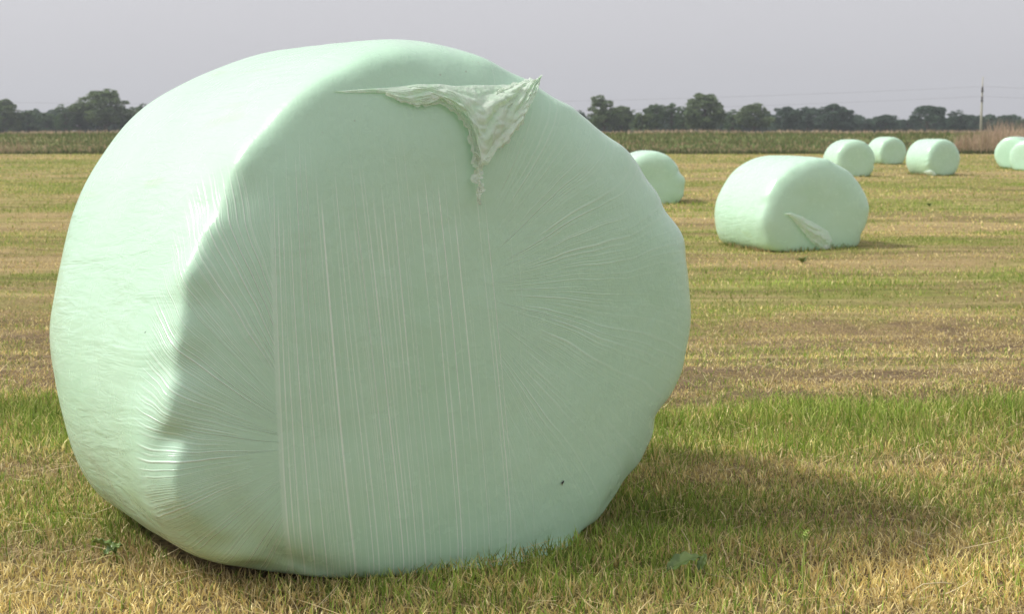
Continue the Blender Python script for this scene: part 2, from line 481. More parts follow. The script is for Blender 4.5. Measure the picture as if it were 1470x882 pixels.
gcol = m.mix(m.map(n2, .35, .65), (.90, .99, .88), (.97, 1.0, .96))
gp = m.principled(gcol, .3, m.bump(n2, .004, 1.0), spec=.6)
gt = m.n("ShaderNodeBsdfTranslucent"); m.put(gt.inputs["Color"], (.88, .97, .84, 1))
gm = m.n("ShaderNodeMixShader"); gm.inputs[0].default_value = .42
m.t.links.new(gp, gm.inputs[1]); m.t.links.new(gt.outputs[0], gm.inputs[2])
gx_ = m.n("ShaderNodeBsdfTransparent"); gm2 = m.n("ShaderNodeMixShader"); gm2.inputs[0].default_value = .22
m.t.links.new(gm.outputs[0], gm2.inputs[1]); m.t.links.new(gx_.outputs[0], gm2.inputs[2])
m_gather = m.done(gm2.outputs[0])

def bvh_of(me):
    return BVHTree.FromPolygons([v.co[:] for v in me.vertices], [p.vertices[:] for p in me.polygons])

def front_y(bvh, x, z):
    hit = bvh.ray_cast(Vector((x, -3, z)), Vector((0, 1, 0)))
    if hit[0] is None:
        return None, None
    n = hit[1]
    if n.y > 0: n = -n
    return hit[0], n

def resample(pts, n):
    pts = np.array(pts, float)
    s = np.concatenate([[0], np.cumsum(np.linalg.norm(np.diff(pts, axis=0), axis=1))])
    u = np.linspace(0, s[-1], n)
    return np.stack([np.interp(u, s, pts[:, k]) for k in range(pts.shape[1])], -1)

# the big bale in front
BX, BY, BA = -0.4064, 3.8753, 0.5934
big = link("wrapped_hay_bale", None); big.location = (BX, BY, 0); big.rotation_euler = (0, 0, BA)
tag(big, "huge mint green wrapped bale in the foreground, torn film hanging from its top edge", "hay bale", "wrapped bales on the field")
lumps = [(3.0, .93, .95, .17, .022), (3.20, 1.03, .06, .16, .008), (3.03, 1.0, .04, .12, -.006), (3.36, .98, .04, .12, -.013), (3.56, .97, .10, .18, .014),
         (3.78, .95, .05, .15, -.011), (3.95, .95, .08, .25, -.006), (2.80, 1.02, .07, .15, .008), (2.60, 1.0, .05, .15, -.007), (2.42, 1.02, .08, .2, .008),
         (5.87, .85, .07, .22, -.022), (5.64, .9, .13, .22, .014), (5.25, .85, .07, .2, -.020), (5.42, .85, .06, .15, .010),
         (1.35, 1.0, .10, .15, .012), (1.12, 1.0, .05, .15, -.008), (.85, 1.0, .08, .2, .008), (.30, .95, .08, .2, .0),
         (3.3, 1.9, .35, .5, .012), (2.2, 1.8, .3, .4, .010), (3.72, 1.9, .22, .5, .026), (4.08, .75, .20, .4, -.022), (5.66, 1.2, .15, .5, -.016), (.33, 1.1, .15, .5, .02)]
big_kw = dict(R=.7794, W=1.13, e=.268, e2=.302, zc=.5525, vz=.9208, foot=.13, ks=[-.0124, .0067, .0183, -.005, .0045, .0215, .0114, .0073], lumps=lumps, pillow=.024, rim=.004, seed=4, wob=.004, fixes=[(0.00, 0.8, 0.0181), (0.00, 1.3, -0.0017), (0.26, 0.8, -0.0050), (0.26, 1.3, -0.0172), (0.52, 0.8, -0.0078), (0.52, 1.3, 0.0019), (0.79, 0.8, 0.0093), (0.79, 1.3, 0.0115), (1.05, 0.8, -0.0057), (1.05, 1.3, -0.0126), (1.31, 0.8, -0.0045), (1.31, 1.3, -0.0153), (1.31, 1.9, 0.0077), (1.57, 1.3, 0.0052), (1.57, 1.9, 0.0214), (1.83, 1.3, 0.0071), (1.83, 1.9, -0.0102), (2.09, 1.9, -0.0049), (2.88, 1.9, -0.0107), (3.14, 1.3, 0.0029), (3.14, 1.9, -0.0018), (3.40, 1.3, 0.0260), (3.40, 1.9, -0.0160), (3.67, 0.8, -0.0165), (3.67, 1.3, 0.0455), (3.67, 1.9, -0.0436), (3.93, 0.8, -0.0194), (3.93, 1.3, -0.0333), (3.93, 1.9, 0.0345), (4.19, 0.8, 0.0050), (4.19, 1.3, 0.0021), (4.19, 1.9, 0.0140), (4.45, 0.8, -0.0082), (4.45, 1.3, 0.0070), (4.71, 0.8, 0.0354), (4.71, 1.3, 0.0073), (4.97, 0.8, 0.0900), (4.97, 1.3, 0.0210), (5.24, 0.8, -0.0172), (5.24, 1.3, -0.0083), (5.50, 0.8, -0.0171), (5.50, 1.3, -0.0025), (5.76, 0.8, 0.0092), (6.02, 0.8, -0.0016), (6.02, 1.3, -0.0043)])
wrap_me = bale_mesh("film_wrap", m_film, 420, 620, **big_kw)
link("film_wrap", wrap_me, big)
bvh = bvh_of(wrap_me)

def sheet(top, low, nu, nv, off, amp, bvh, mat, name, parent, seed=0, hole=None, thick=.0008):
    A, B = resample(top, nu), np.array(low, float)
    # free edge sampled by its own arc length
    B = resample(low, nu)
    V = np.zeros((nu, nv, 3)); keep = np.ones((nu, nv), bool)
    for i in range(nu):
        u = i / (nu - 1)
        for j in range(nv):
            v = j / (nv - 1)
            x = A[i, 0] * (1 - v) + B[i, 0] * v; z = A[i, 1] * (1 - v) + B[i, 1] * v + (float(vnoise(u * 11, 1.5, seed + 31)) - .5) * .012 * (1 - v) * float(sstep(.05, .3, u))
            wx = (float(vnoise(u * 40, v * 7, seed + 8)) - .5) * .012 * v * amp * 60 * (.3 + u)
            z2 = z + wx * .5
            p, n = front_y(bvh, x + wx * .4, z2)
            if p is None: p, n = Vector((x, -.4, z)), Vector((0, -.7, .7))
            cr = abs(float(vnoise(u * 9 + v * 3, v * 5 + u * 2, seed)) - .5) * 2 + .6 * abs(float(vnoise(u * 34 - v * 6, v * 9, seed + 3)) - .5) * 2
            o = off(u, v) + .005 * (abs(math.sin(v * 9 + u * 2.2 + 1.3 * float(vnoise(u * 6, 2.0, seed + 21)))) ** .7) * min(1, v * 5) * float(sstep(.12, .45, u)) + amp * cr * min(1, v * 4 + .15) * (.05 + 1.35 * u * u ** .3)
            V[i, j] = (p + n * max(.0012, o))[:]
            if hole: keep[i, j] = not hole(V[i, j][0], V[i, j][2])
    F = grid_faces(nu, nv)
    F = F[keep.ravel()[F].all(1)]
    me = mesh_np(name, V.reshape(-1, 3), [F], mat, True)
    o = link(name, me, parent)
    if thick:
        md = o.modifiers.new("thickness", 'SOLIDIFY'); md.thickness = thick
    return o

top = [(-.345, 1.162), (-.277, 1.168), (-.175, 1.177), (-.067, 1.183), (.053, 1.184), (.145, 1.186), (.230, 1.193)]
low = [(-.345, 1.1608), (-.311, 1.159), (-.223, 1.159), (-.187, 1.139), (-.154, 1.130), (-.122, 1.134), (-.092, 1.144), (-.053, 1.122), (-.014, 1.084), (-.004, 1.037),
       (.000, .993), (.020, .991), (.047, 1.028), (.083, 1.052), (.117, 1.083), (.150, 1.125), (.222, 1.185)]
flap = sheet(top, low, 220, 60, lambda u, v: .0015 + .020 * v * float(sstep(.1, .5, u)) + .006 * math.sin(v * math.pi) * float(sstep(0, .4, u)), .012, bvh, m_loose, "loose_film", big, 3,
             thick=0)
tag(flap, "torn crumpled film hanging down from the top edge")

def crumple(path, r0, r1, name, parent, seed, bvh, lift=.02, n=70, k=14, flat=.55, mat=m_loose):
    """a gathered, twisted rope of film lying close to the wrap"""
    P = resample(path, n)
    V = np.zeros((n, k, 3))
    rr = random.Random(seed)
    for i in range(n):
        u = i / (n - 1)
        p, nn_ = front_y(bvh, P[i, 0], P[i, 1])
        if p is None: p, nn_ = Vector((P[i, 0], -.45, P[i, 1])), Vector((0, -.7, .7))
        c = p + nn_ * lift * (1 - .4 * u)
        t = Vector((P[min(i + 1, n - 1), 0] - P[max(i - 1, 0), 0], 0, P[min(i + 1, n - 1), 1] - P[max(i - 1, 0), 1])).normalized()
        s = t.cross(nn_).normalized()
        r = r0 * (1 - u) + r1 * u
        r *= .65 + .8 * float(vnoise(u * n / 5.0, 3.3, seed))
        tw = u * n * .11 + 2 * float(vnoise(u * 9, 1.0, seed + 4))
        for q in range(k):
            a = 2 * math.pi * q / k
            lob = .55 + .75 * abs(math.sin(a * 1.5 + tw)) + .5 * (float(vnoise(a * 2.2, u * n / 2.6, seed + 9)) - .5)
            o = s * (math.cos(a) * r * lob) + nn_ * (math.sin(a) * r * lob * flat)
            V[i, q] = (c + o)[:]
    F = [grid_faces(n, k, True), np.arange(k)[::-1][None, :], (np.arange(k) + (n - 1) * k)[None, :]]
    return V.reshape(-1, 3), F

def ribbon(path, w0, w1, lift, seed, bvh, nu=150, nv=26, amp=.0045, folds=2.2, twist=0.0):
    """crumpled strip of film: accordion folds across its width, ragged edges"""
    P = resample(path, nu)
    V = np.zeros((nu, nv, 3))
    last = None
    for i in range(nu):
        u = i / (nu - 1)
        p, n_ = front_y(bvh, P[i, 0], P[i, 1])
        if p is None: p, n_ = last
        last = (p, n_)
        a_, b_ = P[max(i - 3, 0)], P[min(i + 3, nu - 1)]
        t = Vector((b_[0] - a_[0], 0, b_[1] - a_[1])).normalized()
        sd = t.cross(n_).normalized()
        tw = twist * u * 6.283
        sd2 = sd * math.cos(tw) + n_ * math.sin(tw); n2_ = n_ * math.cos(tw) - sd * math.sin(tw)
        w = (w0 * (1 - u) + w1 * u) * (.7 + .6 * float(vnoise(u * nu / 14, .5, seed + 1)))
        for j in range(nv):
            v = j / (nv - 1)
            ph = v * folds + 1.6 * (float(vnoise(u * 7, v * 2, seed + 2)) - .5) + .7 * (float(vnoise(u * 26, v * 4, seed + 3)) - .5)
            rg = abs(((ph * 2) % 2) - 1)
            cr = float(vnoise(u * nu / 5, v * 9, seed + 4)) - .5
            ed = (float(vnoise(u * nu / 6, 4.0 * v, seed + 5)) - .5) * .5 * (abs(v - .5) * 2) ** 2
            q = p + sd2 * ((v - .5 + ed * (1 if v > .5 else -1)) * w) + n2_ * (amp * rg + .55 * amp * cr) + n_ * lift
            V[i, j] = q[:]
    return V.reshape(-1, 3), [grid_faces(nu, nv)]
rib = [ribbon([(.222, 1.190), (.182, 1.166), (.150, 1.136), (.128, 1.102), (.098, 1.068), (.062, 1.040)], .020, .028, .010, 1, bvh),
       ribbon([(.205, 1.190), (.140, 1.168), (.104, 1.146), (.112, 1.112), (.090, 1.078), (.058, 1.036)], .022, .024, .015, 2, bvh, folds=1.8),
       ribbon([(.150, 1.176), (.085, 1.160), (.050, 1.132), (.026, 1.090), (.016, 1.050), (.010, 1.005)], .020, .032, .012, 3, bvh, folds=2.8),
       ribbon([(.185, 1.182), (.125, 1.150), (.070, 1.116), (.038, 1.086), (.020, 1.040)], .016, .020, .019, 4, bvh, folds=1.6),
       ribbon([(-.225, 1.158), (-.187, 1.141), (-.154, 1.133), (-.122, 1.137), (-.092, 1.145), (-.053, 1.124), (-.012, 1.084), (-.002, 1.037), (.004, .998)], .008, .026, .010, 5, bvh, nu=200, amp=.004, folds=1.4),
       ribbon([(-.140, 1.138), (-.112, 1.148), (-.085, 1.148), (-.060, 1.134)], .014, .010, .014, 6, bvh, nu=60, folds=1.5)]
rv, rf = join_parts(rib)
og = link("film_gather", mesh_np("film_gather", rv, rf, m_gather, True), flap)
tv, tf = join_parts([ribbon([(.010, 1.020), (.006, .998), (.004, .981), (-.005, .960), (.007, .938), (.001, .920), (.006, .899)], .034, .006, .018 + .004 * q_, 7 + q_, bvh, nu=170, nv=14, amp=.004, folds=1.5, twist=2.0 - 3.5 * q_) for q_ in range(2)])
ot = link("film_tail", mesh_np("film_tail", tv, tf, m_gather, True), flap)

# ------------------------------------------------------------------ the bales further off
def far_bale(px, py_bottom, height, R, W, a, label, seed, vz=None, lumps=(), e=.27, ks=(0,) * 8, dx=0):
    g = drop(px, py_bottom)
    o_me_kw = dict(R=R, W=W, e=e, e2=.34, zc=0, ks=list(ks), lumps=list(lumps), pillow=.016, seed=seed, wob=.006, foot=.12)
    vz = vz or 1.0
    o_me_kw["vz"] = vz; o_me_kw["zc"] = height - R * vz
    me = bale_mesh("wrapped_hay_bale", m_film_far, 96, 128, **o_me_kw)
    half = .5 * W
    o = link("wrapped_hay_bale", me)
    o.location = (g.x + dx, g.y + half * .6, float(ground_z(g.x, g.y + half * .6)) - .03)
    o.rotation_euler = (0, 0, a)
    tag(o, label, "hay bale", "wrapped bales on the field")
    return o, me
R_ = math.radians
b2, b2me = far_bale(1141, 358, 1.03, .66, 1.22, R_(21), "broad sagging mint bale behind the big one, folded film on its lower front", 12,
                    lumps=[(5.95, .9, .10, .3, -.02), (.15, .9, .2, .3, .02), (5.3, .9, .1, .2, -.02), (2.9, 1.0, .08, .2, -.012), (1.4, 1, .1, .2, .012), (1.9, 1, .06, .2, -.01)], ks=(.035, 0, 0, 0, .008, .01, 0, 0))
b3, _ = far_bale(1222, 254, 1.10, .62, 1.2, R_(8), "pale bale standing directly behind the broad sagging bale, partly hidden by it", 22, lumps=[(6.1, .9, .1, .3, -.03)])
b4, _ = far_bale(1343, 252, 1.10, .61, 1.2, R_(21), "stand-alone bale left of the power pole with a torn film corner at its foot", 32)
b5, _ = far_bale(1275, 236, 1.10, .62, 1.2, R_(15), "smallest, farthest bale between two others beside the brown bank", 42)
b6, _ = far_bale(1462, 242.6, 1.14, .60, 1.15, R_(-38), "sunlit bale at the right edge, the left and rear one of a touching pair", 52)
b7, _ = far_bale(1486, 245, 1.06, .60, 1.2, R_(-42), "sunlit bale cut off by the right edge, the front one of a touching pair", 62)
b8, _ = far_bale(930, 293, .97, .60, 1.2, R_(6), "shaded bale peeking out from behind the right side of the huge foreground bale", 72,
                 lumps=[(.42, .95, .13, .4, -.05), (.05, .95, .2, .4, .035), (5.9, .9, .2, .4, .04)])

# folded flap on the lower front of the second bale, and the torn corner on the fourth
bvh2 = bvh_of(b2me)
fl2 = sheet([(-.44, .42), (-.36, .43), (-.22, .38), (-.05, .30), (.10, .22), (.16, .12), (.12, .05)],
            [(-.44, .41), (-.40, .40), (-.32, .33), (-.22, .22), (-.12, .12), (-.04, .05), (.0, .03)], 90, 30,
            lambda u, v: .01 + .03 * math.sin(v * math.pi) * (.4 + u), .020, bvh2, m_loose, "loose_film", b2, 8, thick=0)
tag(fl2, "crumpled fold of loose film on the lower face")
bvh4 = bvh_of(b4.data)
fl4 = sheet([(-.50, .20), (-.42, .19), (-.34, .12), (-.30, .06)], [(-.52, .12), (-.47, .06), (-.42, .03), (-.34, .02)], 24, 12,
            lambda u, v: .02 + .05 * math.sin(v * 3), .03, bvh4, m_loose, "loose_film", b4, 9, thick=0)

# ------------------------------------------------------------------ grass and stubble
m = NT("grass_blades")
ca = m.attr("col").outputs["Color"]
df = m.principled(ca, .62, spec=.25)
tr = m.n("ShaderNodeBsdfTranslucent"); m.put(tr.inputs["Color"], ca)
mx = m.n("ShaderNodeMixShader"); mx.inputs[0].default_value = .30
m.t.links.new(df, mx.inputs[1]); m.t.links.new(tr.outputs[0], mx.inputs[2])
m_blade = m.done(mx.outputs[0])

STRAW = np.array([[.64, .51, .28], [.54, .42, .20], [.74, .62, .38], [.44, .32, .16], [.60, .48, .22], [.34, .26, .14]])
GREEN = np.array([[.19, .28, .05], [.25, .34, .065], [.14, .21, .035], [.33, .38, .10], [.38, .40, .13], [.21, .27, .07]])

def blades(pos, h, w, lean, az, colr, bend, rand):
    """pos (n,3) -> 5-vertex curved blades"""
    n = len(pos)
    side = np.stack([np.cos(rand), np.sin(rand), np.zeros(n)], -1)
    dirv = np.stack([np.cos(az), np.sin(az), np.zeros(n)], -1)
    V = np.zeros((n, 5, 3), np.float32)
    l = lean[:, None]
    base = pos
    up = np.array([0, 0, 1.0])
    mid = base + (up * np.cos(l) + dirv * np.sin(l)) * (h * .55)[:, None]
    l2 = np.clip(lean + bend, 0, 1.75)[:, None]
    tip = mid + (up * np.cos(l2) + dirv * np.sin(l2)) * (h * .45)[:, None]
    V[:, 0] = base - side * w[:, None] * .5; V[:, 1] = base + side * w[:, None] * .5
    V[:, 2] = mid - side * w[:, None] * .42; V[:, 3] = mid + side * w[:, None] * .42
    V[:, 4] = tip
    k = (np.arange(n) * 5)[:, None]
    Q = k + np.array([[0, 1, 3, 2]]); Tt = k + np.array([[2, 3, 4]])
    C = np.repeat(colr[:, None, :], 5, 1)
    return V.reshape(-1, 3), Q, Tt, C.reshape(-1, 3)

def in_bales(x, y):
    bad = np.zeros(len(x), bool)
    for o, rx, ry in [(big, .60, .50)] + [(b, .5, .5) for b in (b2, b3, b4, b5, b6, b7, b8)]:
        a = o.rotation_euler.z; dx, dy = x - o.location.x, y - o.location.y
        lx = dx * math.cos(a) + dy * math.sin(a); ly = -dx * math.sin(a) + dy * math.cos(a)
        bad |= (np.abs(lx) / rx) ** 2.6 + (np.abs(ly) / ry) ** 2.6 < 1
    return bad

VV, QQ, TT, CC, off = [], [], [], [], 0
zones = [(2.3, 4.4, 13000, 1.0, 0.52), (4.4, 6.2, 7000, 1.0, .48), (6.2, 10, 2800, 1.25, .42), (10, 18, 620, 1.8, .42), (18, 38, 130, 3.2, .42), (38, 83, 26, 6.0, .42)]
for (y0, y1, dens, ws, hx) in zones:
    area_w = 2 * (hx * y1 + 1.0)
    n = int(dens * area_w * (y1 - y0))
    x = (rng.random(n) - .5) * area_w; y = y0 + rng.random(n) * (y1 - y0)
    ok = (np.abs(x) < hx * y + 1.0) & ~in_bales(x, y)
    x, y = x[ok], y[ok]
    g, soil, h = cover(x, y)
    ok = rng.random(len(x)) > soil * .9
    x, y, g, soil, h = x[ok], y[ok], g[ok], soil[ok], h[ok]
    n = len(x)
    isg = rng.random(n) < np.clip(g * 1.05 - .05, 0.05, .95)
    ci = rng.integers(0, 6, n)
    colr = np.where(isg[:, None], GREEN[ci], STRAW[ci]) * (.90 + .66 * rng.random(n))[:, None]
    row = fbm(x * .45 + 3, y * 3.4 * (1 - .75 * np.clip((y - 8) / 30, 0, 1)), 91, 3)
    colr = colr * (.50 + 1.0 * row)[:, None] * np.array([1.0, 1.03, .88])
    h = h * (.55 + .9 * row)
    big_far = np.clip((y - 12) / 40, 0, 1)[:, None]
    colr = colr * (1 - .15 * big_far) + np.array([.42, .36, .14]) * .15 * big_far
    hh = h * (.45 + .9 * rng.random(n)) * np.where(isg, 1.15, .85) * (1 + .25 * (ws - 1) * .3)
    w = (.0022 + .0021 * rng.random(n)) * ws * np.where(isg, 1.0, 1.2)
    lean = np.abs(rng.normal(0, .38, n)) + np.where(isg, 0, .14) + np.where(rng.random(n) < .18, .7, 0) * (~isg)
    bend = rng.random(n) * .9
    az = rng.random(n) * 6.283
    rd = rng.normal(0, .9, n)
    z = ground_z(x, y) - .004
    V, Q, T, C = blades(np.stack([x, y, z], -1), hh, w, lean, az, colr, bend, rd)
    VV.append(V); QQ.append(Q + off); TT.append(T + off); CC.append(C); off += len(V)
# uncut tufts the mower left round the foot of the bales
for (ob, n, ax, ay, hs, wsc) in [(big, 6500, .60, .52, 1.0, 1.0), (b2, 2600, .56, .56, 1.5, 2.0)] + [(b_, 1000, .50, .56, 1.8, 3.5) for b_ in (b3, b4, b5, b6, b7, b8)]:
    an = rng.random(n) * 6.283; rr_ = 1.0 + np.abs(rng.normal(0, .10, n))
    lx = np.sign(np.cos(an)) * np.abs(np.cos(an)) ** .77 * ax * rr_; ly = np.sign(np.sin(an)) * np.abs(np.sin(an)) ** .77 * ay * rr_
    a_ = ob.rotation_euler.z
    x = ob.location.x + lx * math.cos(a_) - ly * math.sin(a_); y = ob.location.y + lx * math.sin(a_) + ly * math.cos(a_)
    isg = rng.random(n) < .5 + .3 * np.sin(an * 3)
    ci = rng.integers(0, 6, n)
    colr = np.where(isg[:, None], GREEN[ci], STRAW[ci]) * (.75 + .45 * rng.random(n))[:, None]
    V, Q, T, C = blades(np.stack([x, y, ground_z(x, y) - .004], -1), (.018 + .045 * rng.random(n) ** 1.8) * hs, (.0025 + .0018 * rng.random(n)) * wsc, np.abs(rng.normal(0, .4, n)),
                        rng.random(n) * 6.283, colr, rng.random(n) * .8, rng.normal(0, .9, n))
    VV.append(V); QQ.append(Q + off); TT.append(T + off); CC.append(C); off += len(V)
# loose straws lying about
n = 16000
y = 2.4 + rng.random(n) ** 1.3 * 7.5; x = (rng.random(n) - .5) * 2 * (.5 * y + 1)
g, soil, h = cover(x, y)
ok = ~in_bales(x, y) & (rng.random(n) > g * .8)
x, y = x[ok], y[ok]; n = len(x)
colr = STRAW[rng.integers(0, 5, n)] * (.85 + .4 * rng.random(n))[:, None]
V, Q, T, C = blades(np.stack([x, y, ground_z(x, y) + .008 + .02 * rng.random(n)], -1), .05 + .10 * rng.random(n), .0022 + .0015 * rng.random(n),
                    1.25 + .3 * rng.random(n), rng.random(n) * 6.283, colr, rng.normal(0, .2, n), rng.random(n) * 6.283)
VV.append(V); QQ.append(Q + off); TT.append(T + off); CC.append(C); off += len(V)
# longer green shoots rising against the foot of the big bale and on the ridge behind it
n = 5200
y = np.concatenate([4.85 + rng.random(n // 2) * .5, 2.9 + rng.random(n // 2) * 2.0]); x = (rng.random(n) - .5) * 2 * (.5 * y + .8)
g, soil, h = cover(x, y)
ok = ~in_bales(x, y) & (rng.random(n) < np.where(y > 4.8, .8, g * .8))
x, y = x[ok], y[ok]; n = len(x)
colr = GREEN[rng.integers(0, 5, n)] * (.8 + .5 * rng.random(n))[:, None]
V, Q, T, C = blades(np.stack([x, y, ground_z(x, y) - .003], -1), np.where(y > 4.8, .072, .055) * (.6 + .8 * rng.random(n)), .0028 + .0015 * rng.random(n),
                    np.abs(rng.normal(0, .25, n)), rng.random(n) * 6.283, colr, rng.random(n) * .5, rng.normal(0, .8, n))
VV.append(V); QQ.append(Q + off); TT.append(T + off); CC.append(C); off += len(V)
me = mesh_np("grass", np.concatenate(VV), [np.concatenate(QQ), np.concatenate(TT)], m_blade, False, col=np.concatenate(CC))
tag(link("grass", me), "cut straw stubble mixed with short green grass", "grass", kind="stuff")

# reeds and rough grass along the ditch and on the bank
def strip_blades(spec):
    VV, QQ, TT, CC, off = [], [], [], [], 0
    for (n, x0, x1, y0, y1, h0, h1, w, cols) in spec:
        x = x0 + rng.random(n) * (x1 - x0); y = y0 + rng.random(n) * (y1 - y0)
        cl = fbm(x * .35, y * .3, 77, 3)
        keep = rng.random(n) < sstep(.05, .45, cl)
        x, y, cl = x[keep], y[keep], cl[keep]; k = len(x)
        cols = np.array(cols); c = cols[rng.integers(0, len(cols), k)] * (.7 + .6 * rng.random(k))[:, None]
        V, Q, T, C = blades(np.stack([x, y, ground_z(x, y) - .02], -1), (h0 + (h1 - h0) * rng.random(k)) * (.6 + .8 * cl), np.full(k, w) * (.7 + .6 * rng.random(k)),
                            np.abs(rng.normal(0, .15, k)), rng.random(k) * 6.283, c, rng.random(k) * .4, rng.normal(0, .5, k))
        VV.append(V); QQ.append(Q + off); TT.append(T + off); CC.append(C); off += len(V)
    return np.concatenate(VV), [np.concatenate(QQ), np.concatenate(TT)], np.concatenate(CC)
BR = [[.46, .34, .22], [.52, .40, .26], [.38, .28, .18], [.34, .31, .15]]
DG = [[.075, .105, .03], [.055, .085, .03], [.10, .12, .04], [.13, .12, .06]]
GR = [[.17, .23, .075], [.15, .20, .07], [.23, .26, .10], [.30, .26, .13]]
TN = [[.60, .45, .32], [.52, .40, .28], [.64, .50, .36]]
v, f, c = strip_blades([(38000, -76, 76, 83.2, 87.5, .2, .42, .035, DG), (23000, -76, 76, 87, 91, .15, .36, .06, BR + GR[:3] + [[.16, .18, .07]]), (23000, -76, 76, 91, 96, .12, .28, .07, BR[:2] + GR + GR),
                        (37000, -78, 78, 95, 104, .12, .3, .06, GR), (13000, -78, 78, 103.5, 106, .15, .42, .05, TN)])
tag(link("bank_grass", mesh_np("bank_grass", v, f, m_blade, False, col=c)), "rough green and brown grass covering the ditch and the bank", "grass", kind="stuff")
v, f, c = strip_blades([(7000, 28.3, 42, 86, 92, .6, 1.4, .035, TN + BR), (1500, 29.5, 42, 86, 90, 1.5, 2.1, .03, TN), (1500, -43, -30, 87, 90, .5, 1.0, .035, BR)])
tag(link("reeds", mesh_np("reeds", v, f, m_blade, False, col=c)), "tall dry brown reeds at the foot of the bank", "reeds", kind="stuff")

# ------------------------------------------------------------------ small plants and stalks in front
m = NT("weed_leaf")
tc = m.n("ShaderNodeTexCoord").outputs["Object"]
m_leaf = m.done(m.principled(m.mix(m.map(m.noise(tc, scale=40, detail=4), .35, .65), (.10, .16, .04), (.20, .28, .08)), .42, m.bump(m.noise(tc, scale=70, detail=3), .002, 1)))
m = NT("dry_stalk")
tc = m.n("ShaderNodeTexCoord").outputs["Object"]
m_stalk = m.done(m.principled(m.mix(m.map(m.noise(tc, scale=60, detail=3), .35, .65), (.46, .37, .20), (.62, .52, .30)), .6))
m = NT("green_stalk")
tc = m.n("ShaderNodeTexCoord").outputs["Object"]
m_gstalk = m.done(m.principled(m.mix(m.map(m.noise(tc, scale=30, detail=3), .35, .65), (.26, .36, .07), (.40, .46, .14)), .5))

def leaf_mesh(L, Wd, mat, curl=.25, seed=0):
    nu, nv = 22, 11
    V = np.zeros((nu, nv, 3))
    for i in range(nu):
        u = i / (nu - 1)
        hw = Wd * math.sin(math.pi * min(1, u ** .8)) ** .75 * (1 - .15 * u) + .0006
        for j in range(nv):
            v = j / (nv - 1) * 2 - 1
            ripple = .004 * math.sin(u * 22 + seed) * abs(v) ** 2
            V[i, j] = (u * L, v * hw, curl * L * math.sin(u * 2.4) * .6 + abs(v) * hw * .5 + ripple - .003 * (1 - min(1, abs(v) * 6)))
    me = mesh_np("blade", V.reshape(-1, 3), [grid_faces(nu, nv)], mat, True)
    return me

def dock_plant(px, py, label, leaves, name="dock_plant"):
    g = drop(px, py)
    e = link(name, None); e.location = g
    for (L, Wd, rz, ry, dz, dx_) in leaves:
        o = link("leaf", leaf_mesh(L, Wd, m_leaf, seed=rz), e)
        o.location = (dx_, 0, dz); o.rotation_euler = (.35, ry, rz)
        md = o.modifiers.new("thickness", 'SOLIDIFY'); md.thickness = .0008
        sv, sf_ = tube([(0, 0, 0), (-.01, 0, -.006), (-.03, 0, -.012)], [.0018, .002, .0022], 6)
        link("stem", mesh_np("stem", sv, sf_, m_gstalk), o)
    tag(e, label, "weed")
    return e
dock_plant(984, 838, "broad dark green dock leaf lying in the stubble right of the big bale", [(.088, .023, R_(12), R_(-14), .030, -.045), (.05, .010, R_(55), R_(-35), .03, .03)])
dock_plant(150, 812, "small green broad-leaved weed in the grass left of the big bale's foot", [(.075, .022, R_(160), R_(-12), .03, .03), (.05, .014, R_(20), R_(-20), .025, 0)])
for (px, py, lab, k) in [(1152, 379, "dark green weed clump in the stubble just in front of the broad sagging bale", 1.2), (1334, 297, "low dark weed tuft in the field below the stand-alone bale", 1.2)]:
    dock_plant(px, py, lab, [(.065 * k * (.7 + .06 * q), .016 * k, a, R_(-22 - 7 * (q % 4)), .008, 0) for q, a in enumerate((0.3, 1.0, 1.8, 2.6, 3.3, 4.1, 4.9, 5.7))], "weed")

def stalk(px, py, label, pts, rad, mat, name, tip=None):
    g = drop(px, py)
    sv, sf_ = tube([Vector(p) for p in pts], rad, 7)
    e = link(name, None); e.location = g
    link("stem", mesh_np("stem", sv, sf_, mat), e)
    if tip:
        for q, (dx_, dz, rz) in enumerate(tip):
            o = link("leaf", leaf_mesh(.022, .005, mat, seed=q), e); o.location = Vector(pts[-1]) + Vector((dx_, 0, dz)); o.rotation_euler = (.2, R_(-40), rz)
    tag(e, label, "stalk")
stalk(1148, 872, "upright yellow-green seed stalk with a small curled tip, at the lower right", [(0, 0, 0), (.006, 0, .05), (.004, 0, .10), (.008, 0, .145), (.004, 0, .165)], [.0022, .002, .0018, .0016, .001], m_gstalk, "green_stalk",
      tip=[(0, 0, .3), (-.004, -.004, 2.6), (.002, -.012, .9)])
stalk(1168, 868, "shorter leaning yellow-green shoot beside the seed stalk", [(0, 0, 0), (.010, 0, .03), (.022, 0, .065), (.026, 0, .10)], [.002, .0018, .0015, .0008], m_gstalk, "green_stalk")
stalk(990, 812, "long pale dry stalk standing bent above the dock leaf", [(0, 0, 0), (.004, 0, .03), (-.004, 0, .06), (-.022, 0, .09)], [.0018, .0016, .0014, .0008], m_stalk, "dry_stalk")
stalk(1365, 858, "long dry straw lying across the stubble at the lower right corner", [(0, 0, .03), (-.03, -.01, .036), (-.07, -.01, .032), (-.10, -.02, .016)], [.0014, .0018, .0018, .0012], m_stalk, "dry_stalk")
stalk(165, 872, "reddish dry stalk lying in the stubble at the lower left", [(-.02, 0, .035), (.005, -.01, .022), (.03, -.02, .01)], [.0014, .0018, .0018], m_stalk, "dry_stalk")

